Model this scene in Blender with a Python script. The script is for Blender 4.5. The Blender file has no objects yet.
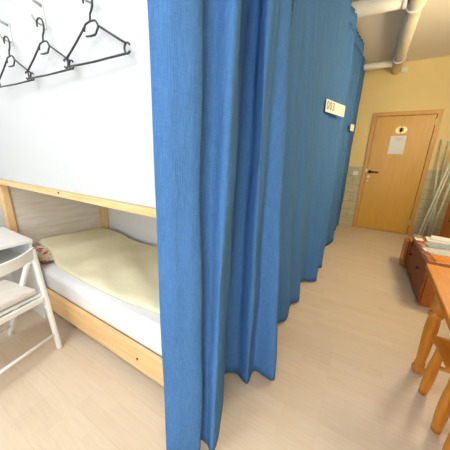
import bpy, bmesh, math, random
from mathutils import Vector, Matrix
random.seed(7)
S = bpy.context.scene
C = S.collection
R = math.radians

# ------------------------------------------------------------------ helpers
def link(o, parent=None):
    C.objects.link(o)
    if parent: o.parent = parent
    return o

def tag(o, label=None, cat=None, group=None, kind=None):
    if label: o['label'] = label
    if cat: o['category'] = cat
    if group: o['group'] = group
    if kind: o['kind'] = kind
    return o

def thing(name, label, cat, loc=(0, 0, 0), rz=0, group=None, kind=None):
    o = bpy.data.objects.new(name, None)
    link(o)
    o.location = loc
    o.rotation_euler = (0, 0, rz)
    o.empty_display_size = .1
    return tag(o, label, cat, group, kind)

def obj(name, bm, m, parent=None, smooth=False, bevel=0, seg=2, solid=0, sub=0):
    me = bpy.data.meshes.new(name)
    bmesh.ops.recalc_face_normals(bm, faces=bm.faces)
    bm.to_mesh(me); bm.free()
    o = bpy.data.objects.new(name, me)
    link(o, parent)
    for mm in (m if isinstance(m, list) else [m]): me.materials.append(mm)
    if smooth:
        for p in me.polygons: p.use_smooth = True
    if solid:
        md = o.modifiers.new('thick', 'SOLIDIFY'); md.thickness = solid; md.offset = 0
    if bevel:
        md = o.modifiers.new('bev', 'BEVEL'); md.width = bevel; md.segments = seg; md.limit_method = 'ANGLE'
    if sub:
        md = o.modifiers.new('sub', 'SUBSURF'); md.levels = sub; md.render_levels = sub
    return o

def add_box(bm, x0, x1, y0, y1, z0, z1, mat=None):
    vs = [bm.verts.new((x, y, z)) for x in (x0, x1) for y in (y0, y1) for z in (z0, z1)]
    for f in ((0, 1, 3, 2), (4, 6, 7, 5), (0, 4, 5, 1), (2, 3, 7, 6), (0, 2, 6, 4), (1, 5, 7, 3)):
        bm.faces.new([vs[i] for i in f])
    if mat is not None:
        for v in vs: v.co = mat @ v.co
    return vs

def box(name, x0, x1, y0, y1, z0, z1, m, parent=None, bevel=0.002):
    bm = bmesh.new()
    add_box(bm, x0, x1, y0, y1, z0, z1)
    return obj(name, bm, m, parent, bevel=bevel)

def add_bar(bm, a, b, w, d, hint=(0, 1, 0)):
    """rectangular bar from a to b, width w along hint, depth d along the other side"""
    a, b = Vector(a), Vector(b)
    t = (b - a).normalized()
    h = Vector(hint); h = (h - t * h.dot(t)).normalized()
    k = t.cross(h)
    vs = []
    for p in (a, b):
        for s, q in ((-1, -1), (1, -1), (1, 1), (-1, 1)):
            vs.append(bm.verts.new(p + h * (s * w / 2) + k * (q * d / 2)))
    for f in ((0, 1, 2, 3), (7, 6, 5, 4), (0, 4, 5, 1), (1, 5, 6, 2), (2, 6, 7, 3), (3, 7, 4, 0)):
        bm.faces.new([vs[i] for i in f])

def add_tube(bm, pts, r, n=10, closed=False, caps=True):
    pts = [Vector(p) for p in pts]
    N = len(pts)
    rings = []
    up = None
    for i, p in enumerate(pts):
        if closed: t = pts[(i + 1) % N] - pts[i - 1]
        else: t = pts[min(i + 1, N - 1)] - pts[max(i - 1, 0)]
        t.normalize()
        if up is None:
            up = Vector((0, 0, 1)) if abs(t.z) < .9 else Vector((0, 1, 0))
        up = (up - t * up.dot(t)).normalized()
        k = t.cross(up)
        rr = r[i] if isinstance(r, (list, tuple)) else r
        rings.append([bm.verts.new(p + (up * math.cos(q) + k * math.sin(q)) * rr) for q in [2 * math.pi * j / n for j in range(n)]])
    for i in range(N if closed else N - 1):
        a, b = rings[i], rings[(i + 1) % N]
        for j in range(n):
            bm.faces.new((a[j], a[(j + 1) % n], b[(j + 1) % n], b[j]))
    if caps and not closed:
        bm.faces.new(rings[0]); bm.faces.new(list(reversed(rings[-1])))

def add_lathe(bm, prof, n=24, mat=None):
    """prof: (radius, z) pairs, spun around local z"""
    rings = []
    new = []
    for r, z in prof:
        ring = [bm.verts.new((r * math.cos(2 * math.pi * j / n), r * math.sin(2 * math.pi * j / n), z)) for j in range(n)]
        rings.append(ring); new += ring
    for a, b in zip(rings, rings[1:]):
        for j in range(n):
            bm.faces.new((a[j], a[(j + 1) % n], b[(j + 1) % n], b[j]))
    bm.faces.new(list(reversed(rings[0]))); bm.faces.new(rings[-1])
    if mat is not None:
        for v in new: v.co = mat @ v.co

def catmull(pts, n):
    """n samples along a Catmull-Rom spline, evenly in the control parameter"""
    P = [Vector(p) for p in pts]
    P = [P[0] * 2 - P[1]] + P + [P[-1] * 2 - P[-2]]
    m = len(P) - 3
    out = []
    for i in range(n):
        u = m * i / (n - 1)
        k = min(int(u), m - 1); t = u - k
        a, b, c, d = P[k:k + 4]
        out.append(.5 * ((2 * b) + (c - a) * t + (2 * a - 5 * b + 4 * c - d) * t * t + (3 * b - a - 3 * c + d) * t ** 3))
    return out

def copy_tree(o, parent=None):
    c = o.copy(); C.objects.link(c)
    if parent: c.parent = parent
    for ch in list(o.children): copy_tree(ch, c)
    return c

# ------------------------------------------------------------------ materials
def mat(name, col, rough=.5, metal=0, spec=.5):
    m = bpy.data.materials.new(name)
    m.use_nodes = True
    nt = m.node_tree
    b = nt.nodes['Principled BSDF']
    b.inputs['Base Color'].default_value = (*col, 1)
    b.inputs['Roughness'].default_value = rough
    b.inputs['Metallic'].default_value = metal
    b.inputs['Specular IOR Level'].default_value = spec
    return m, nt, b

def coords(nt, scale=(1, 1, 1), kind='Object', rot=(0, 0, 0)):
    tc = nt.nodes.new('ShaderNodeTexCoord')
    mp = nt.nodes.new('ShaderNodeMapping')
    mp.inputs['Scale'].default_value = scale
    mp.inputs['Rotation'].default_value = rot
    nt.links.new(tc.outputs[kind], mp.inputs['Vector'])
    return mp.outputs['Vector']

def noise(nt, vec, scale, detail=3, rough=.5):
    n = nt.nodes.new('ShaderNodeTexNoise')
    n.inputs['Scale'].default_value = scale
    n.inputs['Detail'].default_value = detail
    n.inputs['Roughness'].default_value = rough
    nt.links.new(vec, n.inputs['Vector'])
    return n.outputs['Fac']

def ramp(nt, fac, stops):
    r = nt.nodes.new('ShaderNodeValToRGB')
    e = r.color_ramp.elements
    while len(e) < len(stops): e.new(.5)
    for s, (p, c) in zip(e, stops):
        s.position = p; s.color = (*c, 1) if len(c) == 3 else c
    nt.links.new(fac, r.inputs['Fac'])
    return r.outputs['Color']

def mix(nt, fac, a, b, mode='MIX'):
    n = nt.nodes.new('ShaderNodeMix'); n.data_type = 'RGBA'; n.blend_type = mode
    if isinstance(fac, (int, float)): n.inputs[0].default_value = fac
    else: nt.links.new(fac, n.inputs[0])
    for s, v in ((6, a), (7, b)):
        if isinstance(v, tuple): n.inputs[s].default_value = (*v, 1)
        else: nt.links.new(v, n.inputs[s])
    return n.outputs[2]

def bump(nt, b, h, strength=.2, dist=.01):
    n = nt.nodes.new('ShaderNodeBump')
    n.inputs['Strength'].default_value = strength
    n.inputs['Distance'].default_value = dist
    nt.links.new(h, n.inputs['Height'])
    nt.links.new(n.outputs['Normal'], b.inputs['Normal'])

def plain(name, col, rough=.5, metal=0, var=.06, scale=6, bmp=0, bscale=80):
    m, nt, b = mat(name, col, rough, metal)
    f = noise(nt, coords(nt), scale, 4)
    lo = tuple(c * (1 - var) for c in col); hi = tuple(min(1, c * (1 + var)) for c in col)
    nt.links.new(ramp(nt, f, [(.3, lo), (.7, hi)]), b.inputs['Base Color'])
    if bmp: bump(nt, b, noise(nt, coords(nt), bscale, 3), bmp, .004)
    return m

def wood(name, dark, light, stretch=(1.2, 14, 14), scale=4, rough=.45, knots=None, kd=(.25, .1, .03)):
    m, nt, b = mat(name, light, rough)
    v = coords(nt, stretch)
    f = noise(nt, v, scale, 5, .6)
    c = ramp(nt, f, [(.3, dark), (.5, tuple((a + q) / 2 for a, q in zip(dark, light))), (.68, light)])
    if knots:
        vo = nt.nodes.new('ShaderNodeTexVoronoi'); vo.inputs['Scale'].default_value = knots
        nt.links.new(coords(nt, (.45, 1, 1)), vo.inputs['Vector'])
        k = ramp(nt, vo.outputs['Distance'], [(.0, (1, 1, 1)), (.05, (.7, .7, .7)), (.085, (0, 0, 0))])
        c = mix(nt, k, c, kd)
    nt.links.new(c, b.inputs['Base Color'])
    bump(nt, b, f, .08, .003)
    return m

M = {}
M['paint_white'] = plain('white_wall_paint', (.80, .81, .82), .6, var=.015, scale=1.5, bmp=.05, bscale=60)
M['panel_white'] = plain('white_panel_board', (.60, .622, .645), .45, var=.012, scale=1.2)
M['paint_cream'] = plain('cream_wall_paint', (.86, .67, .30), .7, var=.03, scale=2, bmp=.08, bscale=70)
M['ceiling'] = plain('ceiling_paint', (.84, .78, .70), .8, var=.03, scale=2)
M['pipe'] = plain('pipe_wrap', (.78, .72, .58), .5, var=.05, scale=5, bmp=.1, bscale=30)
M['pipe_white'] = plain('white_pipe', (.86, .83, .74), .45, var=.03, scale=5)
M['ring'] = plain('pipe_strap', (.88, .87, .82), .4, var=.02)
M['pine'] = wood('pine', (.78, .46, .19), (.88, .62, .33), (1.2, 16, 16), 4, .45, knots=4.5)
M['pine_up'] = wood('pine_upright', (.78, .46, .19), (.88, .62, .33), (16, 16, 1.2), 4, .45, knots=4.5)
M['table'] = wood('lacquered_pine', (.62, .19, .006), (.76, .265, .011), (14, 1.3, 14), 4, .5, knots=3.5)
M['table_up'] = wood('lacquered_pine_turned', (.60, .21, .014), (.76, .30, .026), (12, 12, 1.2), 4, .25)
M['cab'] = wood('cabinet_veneer_shaded', (.27, .062, .008), (.36, .09, .012), (12, 1.2, 3), 4, .6)  # cabinet veneer, shade on the passage-side fronts put into its colour
M['cab_lit'] = wood('cabinet_veneer_lit', (.46, .12, .016), (.56, .16, .024), (6, 6, 1.2), 4, .3)  # same veneer, lighter: light on the camera-side faces put into its colour
M['tall'] = wood('mahogany_veneer', (.50, .095, .018), (.58, .12, .024), (8, 8, 1.2), 4, .3)
M['door'] = wood('door_veneer', (.66, .345, .032), (.72, .39, .045), (9, 9, .8), 3.5, .4)
M['door_frame'] = wood('door_frame_veneer', (.60, .30, .05), (.68, .36, .07), (9, 9, .8), 3.5, .4)
M['laminate'] = wood('grey_oak_laminate', (.68, .615, .55), (.82, .765, .71), (6, 1.3, 10), 3.2, .5)
M['white_lacq'] = plain('white_lacquer', (.90, .90, .89), .35, var=.015)
M['black'] = plain('black_plastic', (.028, .028, .034), .35, var=.1)
M['dark_metal'] = plain('dark_metal', (.02, .02, .02), .35, .6)
M['steel'] = plain('steel', (.7, .68, .62), .3, .9, var=.03)
M['brass'] = plain('pale_brass', (.80, .70, .38), .35, .2, var=.05)
M['hook_grey'] = plain('grey_plastic', (.42, .42, .42), .4, var=.04)
M['clear_white'] = plain('white_plastic', (.70, .71, .72), .3, var=.02)
M['cushion'] = plain('cushion_cotton', (.76, .69, .63), .9, var=.05, scale=22, bmp=.3, bscale=120)
M['mattress'] = plain('white_sheet', (.82, .82, .85), .85, var=.02, scale=8, bmp=.25, bscale=14)
M['rod'] = plain('pale_rod', (.72, .74, .58), .4, var=.06, scale=9)
M['paper'] = plain('paper', (.86, .86, .82), .6, var=.02)
M['label'] = plain('label_card', (.84, .83, .76), .6, var=.02)
M['ink'] = plain('ink', (.07, .07, .075), .6)
M['switch'] = plain('switch_plastic', (.84, .82, .72), .4, var=.02)

# blue curtain cloth
def cloth():
    m, nt, b = mat('blue_curtain_cloth', (.06, .17, .42), .92, spec=.08)
    v = coords(nt, (60, 60, 4))
    f1 = noise(nt, v, 6, 3, .7)
    f2 = noise(nt, coords(nt, (8, 8, 120)), 6, 3, .7)
    c1 = ramp(nt, f1, [(.25, (.058, .158, .385)), (.75, (.092, .232, .51))])
    c2 = ramp(nt, f2, [(.3, (.82, .84, .88)), (.7, (1.12, 1.1, 1.08))])
    nt.links.new(mix(nt, 1, c1, c2, 'MULTIPLY'), b.inputs['Base Color'])
    ad = nt.nodes.new('ShaderNodeMath'); ad.operation = 'ADD'
    nt.links.new(noise(nt, coords(nt, (1, 1, .55)), 7, 4, .55), ad.inputs[0])
    mu = nt.nodes.new('ShaderNodeMath'); mu.operation = 'MULTIPLY'; mu.inputs[1].default_value = .12
    nt.links.new(f1, mu.inputs[0]); nt.links.new(mu.outputs[0], ad.inputs[1])
    cr = nt.nodes.new('ShaderNodeTexNoise'); cr.noise_type = 'RIDGED_MULTIFRACTAL'
    cr.inputs['Scale'].default_value = 5; cr.inputs['Detail'].default_value = 2; cr.inputs['Distortion'].default_value = .6
    nt.links.new(coords(nt, (1.4, 1.4, .8)), cr.inputs['Vector'])
    cm = nt.nodes.new('ShaderNodeMath'); cm.operation = 'MULTIPLY_ADD'; cm.inputs[1].default_value = .05
    nt.links.new(cr.outputs['Fac'], cm.inputs[0]); nt.links.new(ad.outputs[0], cm.inputs[2])
    bump(nt, b, cm.outputs[0], .75, .03)
    return m
M['cloth'] = cloth()

def floor_mat():
    m, nt, b = mat('laminate_floor', (.6, .48, .36), .42)
    br = nt.nodes.new('ShaderNodeTexBrick')
    br.offset = .37; br.inputs['Scale'].default_value = 1
    br.inputs['Brick Width'].default_value = .46
    br.inputs['Row Height'].default_value = .066
    br.inputs['Mortar Size'].default_value = .0008
    br.inputs['Mortar Smooth'].default_value = .6
    br.inputs['Bias'].default_value = 0
    br.inputs['Color1'].default_value = (.75, .60, .45, 1)
    br.inputs['Color2'].default_value = (.79, .65, .50, 1)
    br.inputs['Mortar'].default_value = (.715, .565, .42, 1)
    nt.links.new(coords(nt), br.inputs['Vector'])
    g = noise(nt, coords(nt, (1.5, 16, 1)), 5, 5, .6)
    gc = ramp(nt, g, [(.3, (.95, .945, .935)), (.7, (1.03, 1.03, 1.03))])
    c = mix(nt, 1, br.outputs['Color'], gc, 'MULTIPLY')
    br2 = nt.nodes.new('ShaderNodeTexBrick')
    br2.offset = .43; br2.inputs['Scale'].default_value = 1
    br2.inputs['Brick Width'].default_value = 1.28
    br2.inputs['Row Height'].default_value = .198
    br2.inputs['Mortar Size'].default_value = .001
    br2.inputs['Color1'].default_value = (.98, .98, .98, 1)
    br2.inputs['Color2'].default_value = (1.02, 1.02, 1.02, 1)
    br2.inputs['Mortar'].default_value = (.92, .91, .90, 1)
    nt.links.new(coords(nt), br2.inputs['Vector'])
    c = mix(nt, 1, c, br2.outputs['Color'], 'MULTIPLY')
    nt.links.new(c, b.inputs['Base Color'])
    return m
M['floor'] = floor_mat()

def tile_mat():
    m, nt, b = mat('stone_panel_wainscot', (.6, .55, .42), .5)
    br = nt.nodes.new('ShaderNodeTexBrick')
    br.inputs['Scale'].default_value = 1
    br.inputs['Brick Width'].default_value = .42
    br.inputs['Row Height'].default_value = .165
    br.inputs['Mortar Size'].default_value = .006
    br.inputs['Mortar Smooth'].default_value = .3
    br.inputs['Color1'].default_value = (.53, .46, .27, 1)
    br.inputs['Color2'].default_value = (.59, .52, .32, 1)
    br.inputs['Mortar'].default_value = (.42, .35, .19, 1)
    nt.links.new(coords(nt, rot=(R(90), 0, 0)), br.inputs['Vector'])
    g = ramp(nt, noise(nt, coords(nt, (3, 3, 9)), 3, 4), [(.3, (.86, .86, .86)), (.7, (1.08, 1.08, 1.08))])
    nt.links.new(mix(nt, 1, br.outputs['Color'], g, 'MULTIPLY'), b.inputs['Base Color'])
    return m
M['tile'] = tile_mat()

def blanket_mat():
    m, nt, b = mat('yellow_green_blanket', (.70, .66, .34), .9)
    f = noise(nt, coords(nt), 5, 5, .6)
    c = ramp(nt, f, [(.3, (.84, .785, .54)), (.7, (.88, .835, .61))])
    nt.links.new(c, b.inputs['Base Color'])
    bump(nt, b, noise(nt, coords(nt), 9, 4, .5), .3, .02)
    return m
M['blanket'] = blanket_mat()

def pillow_mat():
    m, nt, b = mat('pillow_print', (.8, .7, .6), .9)
    vo = nt.nodes.new('ShaderNodeTexVoronoi'); vo.inputs['Scale'].default_value = 24
    nt.links.new(coords(nt), vo.inputs['Vector'])
    d = ramp(nt, vo.outputs['Distance'], [(.42, (1, 1, 1)), (.48, (0, 0, 0))])
    red = ramp(nt, noise(nt, coords(nt), 9, 2), [(.42, (.55, .04, .05)), (.55, (.62, .20, .08)), (.66, (.30, .06, .10))])
    nt.links.new(mix(nt, d, (.78, .66, .55), red), b.inputs['Base Color'])
    return m
M['pillow'] = pillow_mat()

# ------------------------------------------------------------------ setting
XL, XR, YF, YR, ZC = -2.64, 1.32, 5.2, -1.75, 2.81
def struct(name, x0, x1, y0, y1, z0, z1, m, bevel=0):
    return tag(box(name, x0, x1, y0, y1, z0, z1, m, bevel=bevel), kind='structure')
struct('floor', XL - .1, XR + .1, YR - .1, YF + .1, -.1, 0, M['floor'])
struct('ceiling', XL - .1, XR + .1, YR - .1, YF + .1, ZC, ZC + .1, M['ceiling'])
struct('wall_left', XL - .1, XL, YR, YF, 0, ZC, M['paint_white'])
struct('wall_right', XR, XR + .1, YR, YF, 0, ZC, M['paint_cream'])
# far wall around the door opening
DX0, DX1, DZ = -.082, .862, 2.075
bm = bmesh.new()
add_box(bm, XL - .1, DX0 + .02, YF, YF + .1, 0, ZC)
add_box(bm, DX1 - .02, XR + .1, YF, YF + .1, 0, ZC)
add_box(bm, DX0 + .02, DX1 - .02, YF, YF + .1, DZ - .02, ZC)
tag(obj('wall_far', bm, M['paint_cream']), kind='structure')
# rear wall, behind the camera, around a wide window
WX0, WX1, WZ0, WZ1 = -.3, 1.22, .6, 2.6
bm = bmesh.new()
add_box(bm, XL - .1, WX0, YR - .1, YR, 0, ZC)
add_box(bm, WX1, XR + .1, YR - .1, YR, 0, ZC)
add_box(bm, WX0, WX1, YR - .1, YR, 0, WZ0)
add_box(bm, WX0, WX1, YR - .1, YR, WZ1, ZC)
tag(obj('wall_rear', bm, M['paint_white']), kind='structure')
bm = bmesh.new()
for x in (WX0, (WX0 * 2 + WX1) / 3, (WX0 + WX1 * 2) / 3, WX1 - .05): add_box(bm, x, x + .05, YR - .07, YR - .02, WZ0, WZ1)
for z in (WZ0, WZ1 - .05): add_box(bm, WX0, WX1, YR - .07, YR - .02, z, z + .05)
tag(obj('window_1', bm, M['white_lacq']), kind='structure')

# white boarding above the bed rail and the partition behind the bed
struct('wall_partition', XL, -.53, .674, .69, 1.054, ZC, M['panel_white'])
struct('wall_compartment', XL, -.53, 1.55, 1.60, 0, ZC, M['paint_white'])
# screw in the boarding
bm = bmesh.new()
add_lathe(bm, [(.0035, 0), (.003, .0015), (.001, .002)], 12, Matrix.Translation((-1.09, .6745, 1.411)) @ Matrix.Rotation(R(90), 4, 'X'))
tag(obj('screw', bm, M['steel']), 'tiny metal screw head in the white boarding below the hangers', 'screw')

# wainscot and door
WZ = 1.152
struct('trim_1', -.9, DX0, YF - .012, YF, 0, WZ, M['tile'])
struct('trim_2', DX1, XR, YF - .012, YF, 0, WZ, M['tile'])
struct('door_light_block', DX0 - .3, DX1 + .3, YF + .101, YF + .15, 0, ZC, M['door'])  # unseen slab added behind the door, stops sky light leaking through its gaps
d = thing('door_1', None, None, (0, 0, 0), kind='structure')
bm = bmesh.new()
fw = .062
add_box(bm, DX0, DX0 + fw, YF - .028, YF + .08, 0, DZ)
add_box(bm, DX1 - fw, DX1, YF - .028, YF + .08, 0, DZ)
add_box(bm, DX0 + fw, DX1 - fw, YF - .028, YF + .08, DZ - fw, DZ)
obj('door_frame', bm, M['door_frame'], d, bevel=.003)
box('door_leaf', DX0 + fw + .004, DX1 - fw - .004, YF - .012, YF + .03, .008, DZ - fw - .004, M['door'], d, bevel=.003)
bm = bmesh.new()
hx, hz = .035, 1.075
yl = YF - .012
rot = Matrix.Rotation(R(90), 4, 'X')
add_lathe(bm, [(.026, 0), (.026, .008), (.012, .010), (.012, .045)], 20, Matrix.Translation((hx, yl, hz)) @ rot)
add_tube(bm, [(hx, yl - .045, hz), (hx + .04, yl - .05, hz), (hx + .135, yl - .048, hz - .004)], [.013, .013, .011], 10)
obj('door_handle', bm, M['dark_metal'], d, smooth=True)
bm = bmesh.new()
add_lathe(bm, [(.026, 0), (.026, .006), (.02, .009)], 20, Matrix.Translation((hx - .005, yl, hz - .09)) @ rot)
obj('lock_rosette', bm, M['brass'], d)
bm = bmesh.new()
add_lathe(bm, [(.016, 0), (.016, .005), (.006, .006)], 20, Matrix.Translation((hx - .008, yl, hz - .165)) @ rot)
obj('key_rosette', bm, M['brass'], d)
box('strike_plate', hx - .068, hx - .045, YF - .031, YF - .0285, hz - .0, hz + .05, M['brass'], d, .0005)
for z in (.18, 1.85):
    bm = bmesh.new()
    add_lathe(bm, [(.009, 0), (.009, .09)], 10, Matrix.Translation((DX1 - fw - .002, YF - .022, z)))
    obj('hinge', bm, M['brass'], d)
# sheet and sign on the door
bm = bmesh.new(); add_box(bm, .245, .468, yl - .002, yl - .0005, 1.393, 1.692)
t = tag(obj('notice_sheet', bm, M['paper']), 'white paper notice taped to the wooden door', 'notice')
bm = bmesh.new()
for k in range(3): add_box(bm, .30 + .02 * k, .42 - .012 * k, yl - .0026, yl - .0021, 1.655 - .02 * k, 1.659 - .02 * k)
obj('heading_lines', bm, M['hook_grey'], t)
t = thing('door_sign', 'pale gold round sign with two figures on the door above the paper notice', 'sign', (.372, yl, 1.785))
bm = bmesh.new()
for s in (-1, 1): add_lathe(bm, [(.055, 0), (.055, .003), (.05, .004)], 28, Matrix.Translation((s * .028, 0, 0)) @ rot)
obj('plaque', bm, M['brass'], t)
for s in (-1, 1):
    bm = bmesh.new()
    add_lathe(bm, [(.009, 0), (.009, .002)], 14, Matrix.Translation((s * .026, -.004, .026)) @ rot)
    add_bar(bm, (s * .026, -.005, .020), (s * .026, -.005, -.036), .016 if s < 0 else .022, .002, (1, 0, 0))
    obj('figure', bm, M['door'], t)

# light switch and round detector
t = thing('light_switch', 'white square light switch on the stone panelling beside the door', 'light switch', (-.19, YF - .012, 1.035))
box('switch_plate', -.042, .042, -.009, 0, -.042, .042, M['switch'], t, .003)
box('switch_rocker', -.026, .026, -.014, -.009, -.026, .026, M['switch'], t, .002)
t = thing('smoke_detector', 'small white round detector high on the cream wall beside the pipe end', 'detector', (.235, YF, 2.70))
bm = bmesh.new(); add_lathe(bm, [(.045, 0), (.045, .015), (.036, .028)], 24, rot); obj('housing', bm, M['switch'], t)
bm = bmesh.new(); add_lathe(bm, [(.02, .028), (.02, .033), (.012, .036)], 20, rot); obj('cap', bm, M['switch'], t)

# ------------------------------------------------------------------ pipes
t = thing('ceiling_pipe', 'thick wrapped pipe under the ceiling running to the far wall', 'pipe', (.120, 0, 2.705))
bm = bmesh.new(); add_tube(bm, [(0, y, 0) for y in (-1.7, 0, 2, 3.5, YF - .004)], .067, 28); obj('pipe_run', bm, M['pipe'], t, smooth=True)
for y in (3.22, 4.62):
    bm = bmesh.new()
    add_tube(bm, [(.071 * math.cos(a), y, .071 * math.sin(a)) for a in [2 * math.pi * i / 32 for i in range(32)]], .009, 8, closed=True)
    obj('strap', bm, M['ring'], t, smooth=True)
bm = bmesh.new()
for i in range(16):
    y = 3.40 + i * .075
    add_tube(bm, [(.0675 * math.cos(a), y + .02 * math.sin(a), .0675 * math.sin(a)) for a in [2 * math.pi * k / 28 for k in range(28)]], .0022, 6, closed=True)
obj('wrap_seam', bm, M['pipe_white'], t, smooth=True)
t = thing('ceiling_pipe', 'white cross pipe meeting the thick ceiling pipe above the curtain tops', 'pipe', (0, 3.08, 2.70))
bm = bmesh.new(); add_tube(bm, [(x, 0, 0) for x in (-2.6, -1, -.2, .05)], .068, 24); obj('pipe_run', bm, M['pipe_white'], t, smooth=True)
bm = bmesh.new(); add_tube(bm, [(x, 0, 0) for x in (.02, .05)], .078, 24); obj('collar', bm, M['pipe_white'], t, smooth=False)
t = thing('ceiling_pipe', 'thin white cross pipe close to the far wall', 'pipe', (0, 4.83, 2.705))
bm = bmesh.new(); add_tube(bm, [(x, 0, 0) for x in (-2.6, -1, -.2, .05)], .045, 24); obj('pipe_run', bm, M['pipe_white'], t, smooth=True)
bm = bmesh.new(); add_tube(bm, [(x, 0, 0) for x in (.03, .05)], .053, 24); obj('collar', bm, M['pipe_white'], t)

# ------------------------------------------------------------------ bunk bed
bed = thing('bunk_bed', 'pine bunk bed with white mattress under the white boarding', 'bunk bed', (0, 0, 0))
BX0, BX1, BY0, BY1 = -2.575, -.49, .66, 1.53
box('upper_rail', BX0, BX1, BY0, .688, 1.015, 1.052, M['pine'], bed, .004)
box('lower_rail', BX0, BX1, BY0 + .004, .692, .085, .245, M['pine'], bed, .006)
box('rear_rail', BX0, BX1, 1.50, 1.53, .085, .245, M['pine'], bed, .006)
box('post', BX0, -2.492, .694, .745, 0, 1.014, M['pine_up'], bed, .005)
box('post', -2.53, -2.44, 1.50, 1.545, .246, 1.05, M['pine_up'], bed, .005)
box('post', -.56, BX1, .694, .745, 0, 1.014, M['pine_up'], bed, .005)
box('post', -.56, BX1, 1.50, 1.545, .246, 1.05, M['pine_up'], bed, .005)
box('headboard', -2.53, -2.512, .747, 1.498, .10, 1.05, M['laminate'], bed, .002)
box('bed_base', -2.508, -.57, .70, 1.495, .15, .20, M['pine'], bed, .003)
box('upper_bunk_base', -2.5, -.57, .695, 1.495, 1.055, 1.09, M['pine_up'], bed, .003)
bm = bmesh.new()
add_lathe(bm, [(.006, 0), (.006, .003), (.003, .004)], 12, Matrix.Translation((-1.49, BY0, 1.041)) @ rot)
obj('bolt', bm, M['dark_metal'], bed)
bm = bmesh.new()
add_lathe(bm, [(.007, 0), (.007, .003), (.003, .004)], 12, Matrix.Translation((-.93, BY0 + .004, .165)) @ rot)
obj('bolt', bm, M['dark_metal'], bed)

# mattress: rounded slab
bm = bmesh.new(); add_box(bm, -2.505, -.57, .697, 1.495, .202, .395)
o = obj('mattress', bm, M['mattress'], None, smooth=True, bevel=.05, seg=6)
tag(o, 'white sheeted mattress on the lower pine bunk', 'mattress')

def pillow(name, cx, cy, cz, lx, ly, lz, m):
    bm = bmesh.new()
    n = 20
    g = {}
    for s in (1, -1):
        for i in range(n + 1):
            for j in range(n + 1):
                u, v = 2 * i / n - 1, 2 * j / n - 1
                if s == -1 and (i in (0, n) or j in (0, n)): g[s, i, j] = g[1, i, j]; continue
                hgt = ((1 - abs(u) ** 3) * (1 - abs(v) ** 3)) ** .5
                pin = 1 - .05 * (abs(u) ** 2 * (1 - abs(v) ** 2)) - .05 * (abs(v) ** 2 * (1 - abs(u) ** 2))
                w = .006 * math.sin(7 * u + 3 * v) * hgt
                g[s, i, j] = bm.verts.new((cx + u * lx / 2 * pin, cy + v * ly / 2 * pin, cz + s * hgt * lz / 2 + w))
        for i in range(n):
            for j in range(n):
                try: bm.faces.new((g[s, i, j], g[s, i + 1, j], g[s, i + 1, j + 1], g[s, i, j + 1]))
                except ValueError: pass
    return obj(name, bm, m, None, smooth=True)
o = pillow('pillow', -2.27, 1.06, .424, .44, .70, .060, M['pillow'])
tag(o, 'pillow with red dotted print peeking from under the yellow blanket', 'pillow')

# blanket
front = catmull([(-2.505, .87, 0), (-2.2, .83, 0), (-1.95, .772, 0), (-1.6, .757, 0), (-1.2, .757, 0), (-.86, .79, 0), (-.60, .80, 0)], 70)
bm = bmesh.new()
rows = []
for i, p in enumerate(front):
    row = []
    for j in range(31):
        v = j / 30
        y = p.y + (1.47 - p.y) * v
        x = p.x
        px = max(0, min(1, (-1.98 - x) / .16)); px = px * px * (3 - 2 * px)
        edge = min(1, v / .06)
        z = .4045 + .012 * math.sqrt(edge)
        z += px * (.050 - .014 * (2 * (y - 1.06) / .68) ** 2)
        z += .006 * math.sin(5 * x + 9 * y) * edge + .004 * math.sin(17 * x - 6 * y) * edge + .007 * math.sin(23 * (x * .5 + y)) * edge * math.exp(-((x + 1.3) / .5) ** 2)
        row.append(bm.verts.new((x, y, z)))
    rows.append(row)
for a, b in zip(rows, rows[1:]):
    for j in range(30): bm.faces.new((a[j], b[j], b[j + 1], a[j + 1]))
o = obj('blanket', bm, M['blanket'], None, smooth=True, solid=.012)
o.modifiers[0].offset = 0
tag(o, 'pale yellow green blanket spread over the lower bunk mattress', 'blanket')

# ------------------------------------------------------------------ desk
desk = thing('side_desk', 'small white desk with open shelf against the bunk bed', 'desk', (0, 0, 0))
DXa, DXb, DYa, DYb, DT = -2.49, -1.966, -.05, .655, .66
box('desk_top', DXa, DXb, DYa, DYb, DT - .022, DT, M['white_lacq'], desk, .002)
box('side_panel', DXa + .01, DXb - .01, DYb - .022, DYb - .004, .0, DT - .023, M['white_lacq'], desk, .002)
box('side_panel', DXa + .01, DXb - .01, DYa + .004, DYa + .022, .0, DT - .023, M['white_lacq'], desk, .002)
box('back_panel', DXa + .01, DXa + .02, DYa + .023, DYb - .023, .05, DT - .023, M['white_lacq'], desk, .001)
box('shelf', DXa + .021, DXb - .02, DYa + .023, DYb - .023, .475, .493, M['white_lacq'], desk, .002)
o = box('drawn_mark', -2.24, -2.14, .40, .404, DT + .0002, DT + .0008, M['hook_grey'], desk, 0)

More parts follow.
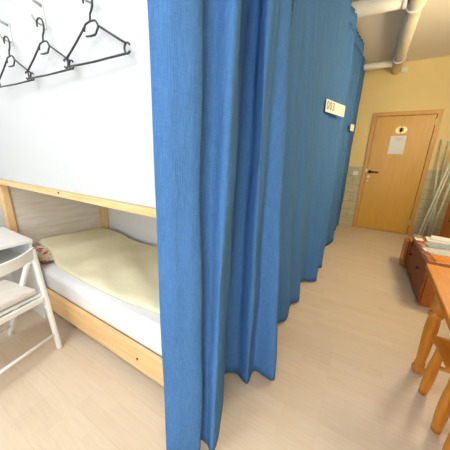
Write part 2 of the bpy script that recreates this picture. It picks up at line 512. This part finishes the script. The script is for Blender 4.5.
# ------------------------------------------------------------------ folding chair
ch = thing('folding_chair', 'white folding chair with beige cushion facing the small desk', 'chair', (-1.58, .55, 0), R(12))
CHM = Matrix.Translation((1.58, -.55, 0))
ya, yb = .545, .135
W = M['white_lacq']
for y in (ya, yb):
    bm = bmesh.new(); add_bar(bm, (-1.577, y, .0), (-1.625, y - (.008 if y > .3 else -.008), .71), .022, .034, (0, 1, 0)); obj('rear_leg', bm, W, ch, bevel=.006)
for y in (ya - .034, yb + .034):
    bm = bmesh.new(); add_bar(bm, (-2.02, y, .0), (-1.645, y, .63), .02, .03, (0, 1, 0)); obj('front_leg', bm, W, ch, bevel=.006)
bm = bmesh.new()
pts = [Vector((-1.625 + .055 * (1 - ((y - .34) / .205) ** 2), y, .685 - .015 * (1 - ((y - .34) / .205) ** 2))) for y in [yb + (ya - yb) * i / 20 for i in range(21)]]
prev = None
for p in pts:
    ring = [bm.verts.new(p + Vector(q)) for q in ((-.009, 0, -.028), (.009, 0, -.028), (.007, 0, .035), (-.007, 0, .035))]
    if prev:
        for j in range(4): bm.faces.new((prev[j], prev[(j + 1) % 4], ring[(j + 1) % 4], ring[j]))
    else: bm.faces.new(ring)
    prev = ring
bm.faces.new(list(reversed(prev)))
obj('backrest', bm, W, ch, bevel=.003, smooth=False)
for nm, x, z, yy in (('stretcher', -1.584, .115, (yb, ya)), ('stretcher', -1.96, .10, (yb + .034, ya - .034))):
    bm = bmesh.new(); add_tube(bm, [(x, yy[0], z), (x, yy[1], z)], .009, 10); obj(nm, bm, W, ch, smooth=True)
sf = bmesh.new()
for y in (ya - .02, yb + .02): add_bar(sf, (-1.93, y, .405), (-1.60, y, .385), .014, .028, (0, 1, 0))
for x, z in ((-1.925, .405), (-1.60, .386)): add_bar(sf, (x, yb + .02, z), (x, ya - .02, z), .03, .018, (0, 0, 1))
obj('seat_frame', sf, W, ch, bevel=.003)
bm = bmesh.new()
for k in range(9):
    x = -1.90 + k * .034
    add_bar(bm, (x, yb + .02, .417 - .0006 * k), (x, ya - .02, .417 - .0006 * k), .010, .028, (0, 0, 1))
o = obj('seat', bm, W, ch)
tag(o, 'slatted white seat')
bm = bmesh.new()
add_lathe(bm, [(.012, -.004), (.012, .006), (.006, .012)], 14, Matrix.Translation((-1.600, ya - .012, .325)) @ rot)
obj('bolt', bm, M['white_lacq'], ch, smooth=True)
for c_ in ch.children: c_.data.transform(CHM)
bm = bmesh.new(); add_box(bm, -1.93, -1.615, yb + .035, ya - .032, .424, .46)
o = obj('seat_cushion', bm, M['cushion'], None, smooth=True, bevel=.016, seg=5)
o.data.transform(CHM); o.location = (-1.58, .55, 0); o.rotation_euler = (0, 0, R(10))
tag(o, 'thin beige cushion lying on the white folding chair seat', 'cushion')

# ------------------------------------------------------------------ hooks and hangers
def wall_hook(x, z, label):
    t = thing('wall_hook', label, 'hook', (x, .674, z), group='hooks on the white boarding')
    bm = bmesh.new(); add_box(bm, -.010, .010, -.005, 0, -.036, .062); obj('hook_plate', bm, M['clear_white'], t, bevel=.002)
    bm = bmesh.new(); add_tube(bm, [(0, -.004, -.022), (0, -.02, -.024), (0, -.036, -.020), (0, -.046, -.010), (0, -.050, .002)], .0042, 8); obj('lower_arm', bm, M['hook_grey'], t, smooth=True)
    bm = bmesh.new(); add_tube(bm, [(0, -.004, .052), (0, -.03, .058), (0, -.055, .074)], .0065, 8); obj('upper_arm', bm, M['hook_grey'], t, smooth=True)
    return t
HX = (-1.742, -1.379, -1.016)
wall_hook(HX[0], 1.838, 'grey double wall hook holding the black hanger farthest from the curtain')
wall_hook(HX[1], 1.838, 'grey double wall hook holding the middle black hanger')
wall_hook(HX[2], 1.838, 'grey double wall hook holding the black hanger next to the blue curtain')

def hanger(x, yaw, label):
    t = thing('clothes_hanger', label, 'clothes hanger', (x, .638, 1.738), R(yaw), 'hangers on the wall hooks')
    r = .0036
    def P(u, w): return (u, 0, w)
    bm = bmesh.new()
    hk = catmull([P(*q) for q in ((0, -.002), (.003, .012), (.006, .022), (.017, .034), (.024, .054), (.018, .076), (-.002, .087), (-.020, .082), (-.027, .070), (-.026, .060))], 50)
    add_tube(bm, hk, r, 10)
    obj('hanger_hook', bm, M['black'], t, smooth=True)
    bm = bmesh.new()
    eye = [P(*q) for q in ((-.031, -.044), (-.005, -.047), (.020, -.047), (.026, -.045), (.030, -.040), (.043, -.026), (.043, -.021), (.034, -.008), (.029, -.004), (.020, -.002), (0, -.001), (-.026, -.005), (-.032, -.009), (-.036, -.016), (-.039, -.028))]
    add_tube(bm, eye, r, 8)
    add_tube(bm, [P(-.036, -.013), P(-.10, -.055), P(-.178, -.100)], r * 1.1, 8)
    add_tube(bm, [P(.041, -.021), P(.11, -.060), P(.180, -.099)], r * 1.1, 8)
    add_tube(bm, [P(-.178, -.128), P(-.09, -.130), P(0, -.1315), P(.09, -.130), P(.182, -.129)], r * 1.15, 8)
    for sg, cx in ((-1, -.184), (1, .185)):
        arc = [P(cx + sg * .0145 * math.cos(a), -.114 + .0165 * math.sin(a)) for a in [R(34 + 292 * i / 26) for i in range(27)]]
        add_tube(bm, arc, r, 8)
    obj('hanger_frame', bm, M['black'], t, smooth=True)
    return t
hanger(-1.710, 3, 'black plastic hanger farthest from the blue curtain, its loop under the middle hanger')
hanger(-1.347, 3, 'black plastic hanger in the middle of the three')
hanger(-.984, 3, 'black plastic hanger hanging closest to the blue curtain')

# ------------------------------------------------------------------ curtains
def curtain(label, hem, mid, ztop, seed, ripple=.004, n=360):
    """hem: (x, y) at the floor; mid: (x, y, z) higher up; the cloth runs straight through both to ztop"""
    rnd = random.Random(seed)
    ph = [rnd.uniform(0, 6.28) for _ in range(8)]
    A = catmull([(x, y, .03) for x, y in hem], n)
    B = catmull(mid, n)
    nz = 44
    arc = [0]
    for p, q in zip(B, B[1:]): arc.append(arc[-1] + (q - p).length)
    G = []
    for k in range(nz + 1):
        s = k / nz
        row = []
        z = .022 + (ztop - .022) * s
        base = []
        for a, b in zip(A, B):
            t = (z - .03) / (b.z - .03)
            te = t if t < 1 else 1 + (t - 1) * .35
            base.append(Vector((a.x + (b.x - a.x) * te, a.y + (b.y - a.y) * te, z)))
        for i, p in enumerate(base):
            q0, q1 = base[max(i - 1, 0)], base[min(i + 1, n - 1)]
            tg = (q1 - q0); tg.z = 0
            tg.normalize()
            nr = Vector((tg.y, -tg.x, 0))
            u = arc[i]
            amp = ripple * (.55 + .9 * s)
            d = amp * (math.sin(u * 52 + ph[0] + .8 * math.sin(3 * z + ph[3])) + .6 * math.sin(u * 95 + ph[1] + .6 * math.sin(2.2 * z)) )
            d += .0035 * math.sin(5.1 * z + 9 * u + ph[4]) + .0025 * math.sin(11 * z - 14 * u + ph[5]) 
            p = p + nr * d
            p.z += .006 * math.sin(u * 14 + ph[2]) * (1 - s)
            row.append(p)
        G.append(row)
    root = thing('curtain', label, 'curtain', (B[0].x, B[0].y, 0), group='blue curtains along the passage')
    off = Vector(root.location)
    def piece(name, k0, k1, solid):
        bm = bmesh.new()
        rows = [[bm.verts.new(p - off) for p in G[k]] for k in range(k0, k1 + 1)]
        for a, b in zip(rows, rows[1:]):
            for i in range(n - 1): bm.faces.new((a[i], a[i + 1], b[i + 1], b[i]))
        return obj(name, bm, M['cloth'], root, smooth=True, solid=solid)
    piece('cloth_panel', 0, nz - 2, .002)
    piece('header_band', nz - 2, nz, .0034)
    return root

def mk(lst): return [(r * y, y, 1.27 + k * y) for r, k, y in lst]
curtain('nearest blue curtain, hanging beside the bunk bed with its edge toward the hangers',
        [(-.535, .480), (-.470, .515), (-.418, .562), (-.445, .605), (-.415, .610), (-.375, .606), (-.45, .80), (-.530, .935), (-.478, .993), (-.385, .965), (-.385, 1.065), (-.262, 1.080), (-.42, 1.36)],
        mk([(-1.065, .718, .49), (-.90, .68, .520), (-.737, .64, .585), (-.745, .64, .635), (-.665, .62, .665), (-.560, .600, .670), (-.535, .592, .80), (-.505, .585, .90), (-.468, .575, .93), (-.425, .565, .86), (-.385, .555, .95), (-.344, .545, 1.02), (-.335, .54, 1.10)]),
        2.6, 3, .0012)
curtain('second blue curtain, wearing the white card that reads 003',
        [(-.43, 1.40), (-.40, 1.555), (-.354, 1.64), (-.391, 1.854), (-.346, 1.956), (-.375, 2.138), (-.400, 2.328), (-.267, 2.441), (-.40, 2.50)],
        mk([(-.335, .543, 1.13), (-.322, .537, 1.20), (-.305, .532, 1.25), (-.276, .53, 1.38), (-.258, .525, 1.45), (-.208, .512, 1.76), (-.178, .505, 2.03), (-.137, .495, 2.44), (-.146, .49, 2.52)]),
        2.6, 5, .0013)
curtain('third blue curtain, low topped, just beyond the one with the number card',
        [(-.415, 2.525), (-.31, 2.749), (-.284, 2.864), (-.39, 3.05), (-.36, 3.3)],
        [(-.375, 2.53, 2.5), (-.338, 2.70, 2.5), (-.324, 2.86, 2.5), (-.38, 3.05, 2.5), (-.37, 3.3, 2.5)], 2.52, 8, .005, 220)
curtain('farthest blue curtain, darkest, ending at the far wall by the door',
        [(-.42, 3.33), (-.374, 3.52), (-.289, 3.948), (-.38, 4.25), (-.33, 4.573), (-.37, 4.8), (-.322, 4.98), (-.34, 5.08)],
        [(-.41, 3.45, 2.7), (-.39, 3.66, 2.7), (-.330, 4.08, 2.7), (-.365, 4.35, 2.7), (-.328, 4.62, 2.7), (-.35, 4.82, 2.7), (-.325, 4.98, 2.7), (-.335, 5.08, 2.7)], 2.75, 11, .005, 260)
# rods behind the header bands
for y0, y1, z, lb in ((.72, 2.50, 2.57, 'long steel curtain rod carrying the two nearer blue curtains'),
                      (2.5, 3.34, 2.49, 'short steel curtain rod carrying the low third curtain'),
                      (3.4, 5.19, 2.72, 'steel curtain rod carrying the farthest curtain')):
    t = thing('curtain_rod', lb, 'curtain rod', (-.49, y0, z))
    bm = bmesh.new(); add_tube(bm, [(0, 0, 0), (0, y1 - y0, 0)], .008, 10); obj('rod_tube', bm, M['steel'], t, smooth=True)
    for f in (.06, .5, .94):
        bm = bmesh.new(); add_tube(bm, [(0, (y1 - y0) * f, .006), (0, (y1 - y0) * f, ZC - z)], .004, 8); obj('rod_bracket', bm, M['steel'], t)

# number cards
def card(a, b, zb, zt, label, txt=None):
    a, b = Vector((*a, 0)), Vector((*b, 0))
    ang = math.atan2((b - a).y, (b - a).x)
    L = (b - a).length
    t = thing('number_card', label, 'card', (a.x, a.y, zb), ang, 'white cards pinned to the curtains')
    bm = bmesh.new(); add_box(bm, 0, L, -.0012, 0, 0, zt - zb); obj('card_sheet', bm, M['label'], t)
    if txt:
        cu = bpy.data.curves.new('digits', 'FONT'); cu.body = txt; cu.size = .082; cu.extrude = .0004; cu.align_x = 'LEFT'; cu.space_character = 1.15
        o = bpy.data.objects.new('digits', cu); link(o, t)
        o.location = (.012, -.0018, .022); o.rotation_euler = (R(90), 0, 0)
        cu.materials.append(M['ink'])
        dg = bpy.context.evaluated_depsgraph_get()
        me = bpy.data.meshes.new_from_object(o.evaluated_get(dg))
        o2 = bpy.data.objects.new('digits', me); link(o2, t)
        o2.location = o.location; o2.rotation_euler = o.rotation_euler
        bpy.data.objects.remove(o)
        o2.name = 'digits'
    return t
card((-.360, 2.09), (-.258, 2.42), 1.624, 1.712, 'white card reading 003 pinned to the second blue curtain', '003')
card((-.300, 3.80), (-.266, 3.93), 1.655, 1.74, 'small white card at the edge of the dark farthest curtain')

# ------------------------------------------------------------------ low cabinet with brochures
cab = thing('low_cabinet', 'low red brown cabinet covered with brochures, along the passage', 'cabinet', (0, 0, 0))
CX0, CX1, CY0, CY1, CH = .60, 1.26, 2.545, 3.42, .44
bm = bmesh.new()
add_box(bm, CX0 + .02, CX1, CY0, CY0 + .02, 0, CH - .046); obj('side_panel', bm, M['cab_lit'], cab, bevel=.002)
box('side_panel', CX0 + .02, CX1, CY1 - .02, CY1, 0, CH - .046, M['cab_lit'], cab)
box('cabinet_top', CX0 - .004, CX1, CY0 - .006, CY1, CH - .045, CH, M['cab_lit'], cab)
box('plinth', CX0 + .03, CX0 + .045, CY0 + .02, CY1 - .02, 0, .045, M['cab'], cab)
box('back_panel', CX1 - .012, CX1 - .002, CY0 + .02, CY1 - .02, .02, CH - .046, M['cab'], cab)
ym = (CY0 + CY1) / 2
def knob(parent, x, y, z):
    bm = bmesh.new(); add_lathe(bm, [(.006, 0), (.006, .012), (.014, .017), (.014, .022), (.007, .027)], 16, Matrix.Translation((x, y, z)) @ Matrix.Rotation(R(-90), 4, 'Y'))
    return obj('knob', bm, M['dark_metal'], parent, smooth=True)
o = box('door', CX0, CX0 + .018, CY0 + .004, ym - .003, .03, CH - .049, M['cab'], cab); knob(o, CX0, ym - .17, .26)
o = box('door', CX0, CX0 + .018, ym + .003, CY1 - .004, .03, CH - .049, M['cab'], cab); knob(o, CX0, CY1 - .2, .26)
# small orange drawer unit beyond it
t = thing('drawer_unit', 'narrow orange wooden unit jutting out beyond the low cabinet', 'cabinet', (0, 0, 0))
box('unit_body', .592, .86, 3.445, 3.63, 0, .35, M['cab_lit'], t, .003)
box('drawer', .556, .578, 3.432, 3.64, .03, .345, M['cab_lit'], t, .003)
box('drawer_runner', .578, .592, 3.46, 3.61, .12, .16, M['cab'], t, .001)

# tall cabinet
t = thing('tall_cabinet', 'tall red mahogany cabinet standing behind the brochures', 'cabinet', (0, 0, 0))
box('carcass', .99, 1.315, 3.70, 4.08, 0, .98, M['tall'], t, .004)
box('cabinet_top', .975, 1.317, 3.645, 4.095, .981, 1.0, M['tall'], t, .003)
o = box('door', .974, .988, 3.68, 4.06, .06, .96, M['tall'], t, .003); knob(o, .974, 3.74, .6)

# brochures and papers
M['p_blue'] = plain('brochure_blue', (.34, .42, .50), .35, var=.25, scale=30)
M['p_orange'] = plain('brochure_orange', (.78, .26, .03), .4, var=.1, scale=14)
M['p_green'] = plain('brochure_green', (.30, .33, .20), .4, var=.4, scale=30)
M['p_grey'] = plain('brochure_grey', (.62, .64, .62), .4, var=.12, scale=22)
M['p_red'] = plain('brochure_red', (.42, .09, .05), .4, var=.3, scale=30)
M['p_dark'] = plain('brochure_dark', (.09, .10, .10), .4, var=.4, scale=30)
def booklet(x, y, z, w, l, th, rz, m, label):
    t = thing('brochure', label, 'brochure', (x, y, z), R(rz), 'brochures on the low cabinet')
    box('cover', -w / 2, w / 2, -l / 2, l / 2, th * .75, th, m, t, 0)
    box('page_block', -w / 2 + .001, w / 2 - .001, -l / 2 + .001, l / 2 - .001, 0, th * .74, M['paper'], t, 0)
    return t
def booklet_at(x, y, z, w, l, th, rz, m, label):
    return booklet(x, 2.645 + (y - 2.62) * .80, z, w, l * .88, th, rz, m, label)
z0 = CH + .0005
booklet_at(.79, 2.62, z0, .30, .19, .012, 4, M['p_orange'], 'orange brochure nearest the front edge of the cabinet top')
booklet_at(1.02, 2.66, z0, .15, .21, .008, -6, M['p_orange'], 'second orange brochure, lying right of the nearest one')
booklet_at(.78, 2.88, z0, .30, .21, .012, 3, M['p_grey'], 'pale grey brochure just behind the orange one')
booklet_at(1.05, 2.93, z0, .21, .30, .010, -8, M['p_blue'], 'blue grey brochure close to the wall')
booklet_at(.80, 3.14, z0, .28, .20, .010, 5, M['p_blue'], 'blue grey brochure in the middle of the cabinet top')
booklet_at(.84, 3.41, z0, .30, .21, .016, -4, M['paper'], 'white booklet at the far end of the cabinet top')
booklet_at(1.08, 3.32, z0, .15, .21, .010, 10, M['p_dark'], 'dark covered brochure near the wall at the far end')
booklet_at(.86, 3.42, z0 + .0165, .26, .19, .020, -12, M['paper'], 'thick white booklet lying on top of another white one')
for i, (y, m, lb) in enumerate(((2.72, 'p_red', 'small red brochure at the cabinet edge beside the orange one'), (2.90, 'paper', 'small white leaflet at the cabinet edge'),
                                (3.06, 'p_green', 'small green leaflet at the cabinet edge'), (3.21, 'p_red', 'small dark red leaflet halfway along the cabinet edge'),
                                (3.36, 'paper', 'small white leaflet farther along the cabinet edge'), (3.52, 'p_green', 'small green leaflet at the far corner of the cabinet'))):
    if i in (0,):
        booklet_at(.612, y + .03, z0, .055, .12, .008, 12, M[m], lb)
    else:
        booklet_at(.622, y, z0, .034 if i < 3 else .07, .12, .007 + .002 * (i % 2), 8 - 5 * i % 13, M[m], lb)

# pale rods leaning in the corner
def rod(a, b, r, label):
    a, b = Vector(a), Vector(b)
    t = thing('leaning_rod', label, 'rod', a, group='pale rods leaning in the corner')
    bm = bmesh.new(); add_tube(bm, [(0, 0, 0), (b - a) * .5, b - a], r, 10); obj('rod_shaft', bm, M['rod'], t, smooth=True)
    bm = bmesh.new(); d = (b - a).normalized(); add_tube(bm, [(b - a) , (b - a) + d * .012], r * 1.15, 10); obj('end_cap', bm, M['ring'], t)
rod((.85, 4.62, .012), (1.06, 4.82, 1.50), .014, 'pale rod leaning farthest out from the corner, its foot nearest the door')
rod((.91, 4.70, .012), (1.10, 4.88, 1.46), .012, 'pale rod just behind the one nearest the door')
rod((1.01, 4.66, .012), (.93, 5.15, 1.62), .013, 'pale rod leaning back towards the door, steeper than the rest')
rod((1.03, 4.72, .012), (1.02, 5.15, 1.60), .012, 'pale upright rod in the middle of the leaning bundle')
rod((1.0, 4.60, .012), (1.14, 4.86, 1.40), .013, 'pale rod of the bundle standing closest to the mahogany cabinet')

# ------------------------------------------------------------------ table and stools
tb = thing('pine_table', 'orange lacquered pine table with turned legs', 'table', (.389, 1.705, 0), R(-2.5))
TH = .70
bm = bmesh.new(); add_box(bm, 0, .78, -1.15, 0, TH - .03, TH); obj('table_top', bm, M['table'], tb, bevel=.006, seg=3)
def turned(x, y):
    bm = bmesh.new()
    prof = [(.026, 0), (.036, .008), (.041, .022), (.040, .036), (.030, .05), (.026, .056), (.033, .064), (.030, .074), (.027, .085), (.031, .15), (.036, .24), (.039, .32), (.037, .375), (.032, .40),
            (.042, .408), (.045, .418), (.042, .43), (.030, .437), (.030, .443), (.040, .452), (.044, .468), (.040, .485), (.029, .497), (.029, .505), (.036, .52), (.036, .56), (.033, TH - .031)]
    add_lathe(bm, [(r_ * .84, z_) for r_, z_ in prof], 24, Matrix.Translation((x, y, 0)))
    return obj('leg', bm, M['table_up'], tb, smooth=True)
for x, y in ((.098, -.058), (.70, -.058), (.098, -1.09), (.70, -1.09)): turned(x, y)
bm = bmesh.new()
add_box(bm, .10, .69, -.085, -.065, TH - .10, TH - .031)
add_box(bm, .10, .69, -1.09, -1.07, TH - .10, TH - .031)
add_box(bm, .135, .155, -1.07, -.085, TH - .10, TH - .031)
add_box(bm, .61, .63, -1.07, -.085, TH - .10, TH - .031)
obj('apron', bm, M['table'], tb, bevel=.002)

def stool(x, y, label, rz):
    t = thing('stool', label, 'stool', (x, y, 0), R(rz), 'pine stools under the table')
    bm = bmesh.new(); add_box(bm, 0, .36, -.235, 0, .375, .402); obj('seat', bm, M['table'], t, bevel=.010, seg=3)
    for lx, ly in ((.048, -.024), (.32, -.024), (.048, -.205), (.32, -.205)):
        bm = bmesh.new()
        sx, sy = .004, (.042 if ly > -.1 else .006)
        n = 12
        pts, rr = [], []
        for i in range(n + 1):
            f = i / n
            pts.append((lx + sx * (1 - f), ly + sy * (1 - f), .374 * f))
            rr.append(.019 + .006 * math.sin(math.pi * min(1, f * 1.3)) if i > 0 else .020)
        add_tube(bm, pts, rr, 16); obj('leg', bm, M['table_up'], t, smooth=True)
    for ly in (-.015, -.203):
        bm = bmesh.new(); add_tube(bm, [(.045, ly, .22), (.32, ly, .22)], .010, 10); obj('stretcher', bm, M['table_up'], t, smooth=True)
    return t
stool(.437, 1.455, 'pine stool tucked under the table beside its turned leg', 5)
stool(.475, 1.13, 'nearest pine stool, only its leg in sight at the frame edge', 5)

# ------------------------------------------------------------------ lights
w = bpy.data.worlds.new('sky'); S.world = w; w.use_nodes = True
w.node_tree.nodes['Background'].inputs[0].default_value = (.80, .90, 1, 1)
w.node_tree.nodes['Background'].inputs[1].default_value = 2.0

def area(name, loc, rot, sx, sy, power, col):
    l = bpy.data.lights.new(name, 'AREA'); l.shape = 'RECTANGLE'; l.size = sx; l.size_y = sy
    l.energy = power; l.color = col
    o = bpy.data.objects.new(name, l); link(o); o.location = loc; o.rotation_euler = rot
    return o
area('window_daylight', ((WX0 + WX1) / 2, YR - .12, (WZ0 + WZ1) / 2), (R(90), 0, 0), WX1 - WX0, WZ1 - WZ0, 46, (.86, .94, 1))

def fill_globe(x, y, drop, label, power, col):  # globe light added out of view to brighten passage, ceiling and far wall
    t = thing('added_globe_light', label, 'fill_light', (x, y, ZC))
    bm = bmesh.new(); add_lathe(bm, [(.05, -.03), (.06, 0)], 24); obj('ceiling_rose', bm, M['white_lacq'], t)
    bm = bmesh.new(); add_tube(bm, [(0, 0, -.031), (0, 0, -drop + .155)], .004, 8); obj('cord', bm, M['white_lacq'], t)
    m, nt, b = mat('fill_globe_glow', (.9, .87, .8), .5)
    b.inputs['Emission Color'].default_value = (*col, 1); b.inputs['Emission Strength'].default_value = 5
    bm = bmesh.new(); bmesh.ops.create_uvsphere(bm, u_segments=28, v_segments=16, radius=.13)
    g = obj('glass_globe', bm, m, t, smooth=True); g.location = (0, 0, -drop)
    bm = bmesh.new(); add_lathe(bm, [(.045, -drop + .12), (.04, -drop + .16)], 20); obj('globe_holder', bm, M['steel'], t)
    l = bpy.data.lights.new('fill_globe_light', 'POINT'); l.energy = power; l.color = col; l.shadow_soft_size = .14
    o = bpy.data.objects.new('fill_globe_light', l); link(o); o.location = (x, y, ZC - drop - .29)
fill_globe(1.05, 2.9, .55, 'unseen globe added as warm fill over the passage', 38, (1, .88, .62))
t = thing('fill_panel', 'unseen square light panel added as fill over the desk corner', 'fill_light', (-1.25, -.75, ZC))  # panel added out of view as soft fill for floor, bed and chair
bm = bmesh.new()
for x0, x1, y0, y1 in ((-.62, -.58, -.62, .62), (.58, .62, -.62, .62), (-.58, .58, -.62, -.58), (-.58, .58, .58, .62)): add_box(bm, x0, x1, y0, y1, -.05, 0)
obj('fill_panel_frame', bm, M['white_lacq'], t)
m, nt, b = mat('fill_panel_glow', (.9, .9, .9), .5)
b.inputs['Emission Color'].default_value = (.9, .95, 1, 1); b.inputs['Emission Strength'].default_value = 3
box('diffuser', -.58, .58, -.58, .58, -.04, -.02, m, t, 0)
area('fill_panel_light', (-1.25, -.75, ZC - .055), (0, 0, 0), 1.16, 1.16, 21, (.88, .95, 1))

# ------------------------------------------------------------------ camera
Rm = ((0.8584482, 0.16962109, -0.48404067), (0.5120057, -0.22768782, 0.82825625), (0.03027956, -0.95884667, -0.28230517))
cam = bpy.data.cameras.new('camera'); co = bpy.data.objects.new('camera', cam); link(co)
cam.sensor_width = 36; cam.lens = 36 * 234 / 450; cam.clip_start = .01
mw = Matrix.Identity(4)
for i in range(3):
    mw[i][0] = Rm[i][0]; mw[i][1] = -Rm[i][1]; mw[i][2] = -Rm[i][2]
mw[0][3], mw[1][3], mw[2][3] = 0, 0, 1.27
co.matrix_world = mw
S.camera = co

v = S.view_settings
v.view_transform = 'Standard'; v.look = 'None'; v.gamma = 1; v.exposure = 0.27; v.use_curve_mapping = False
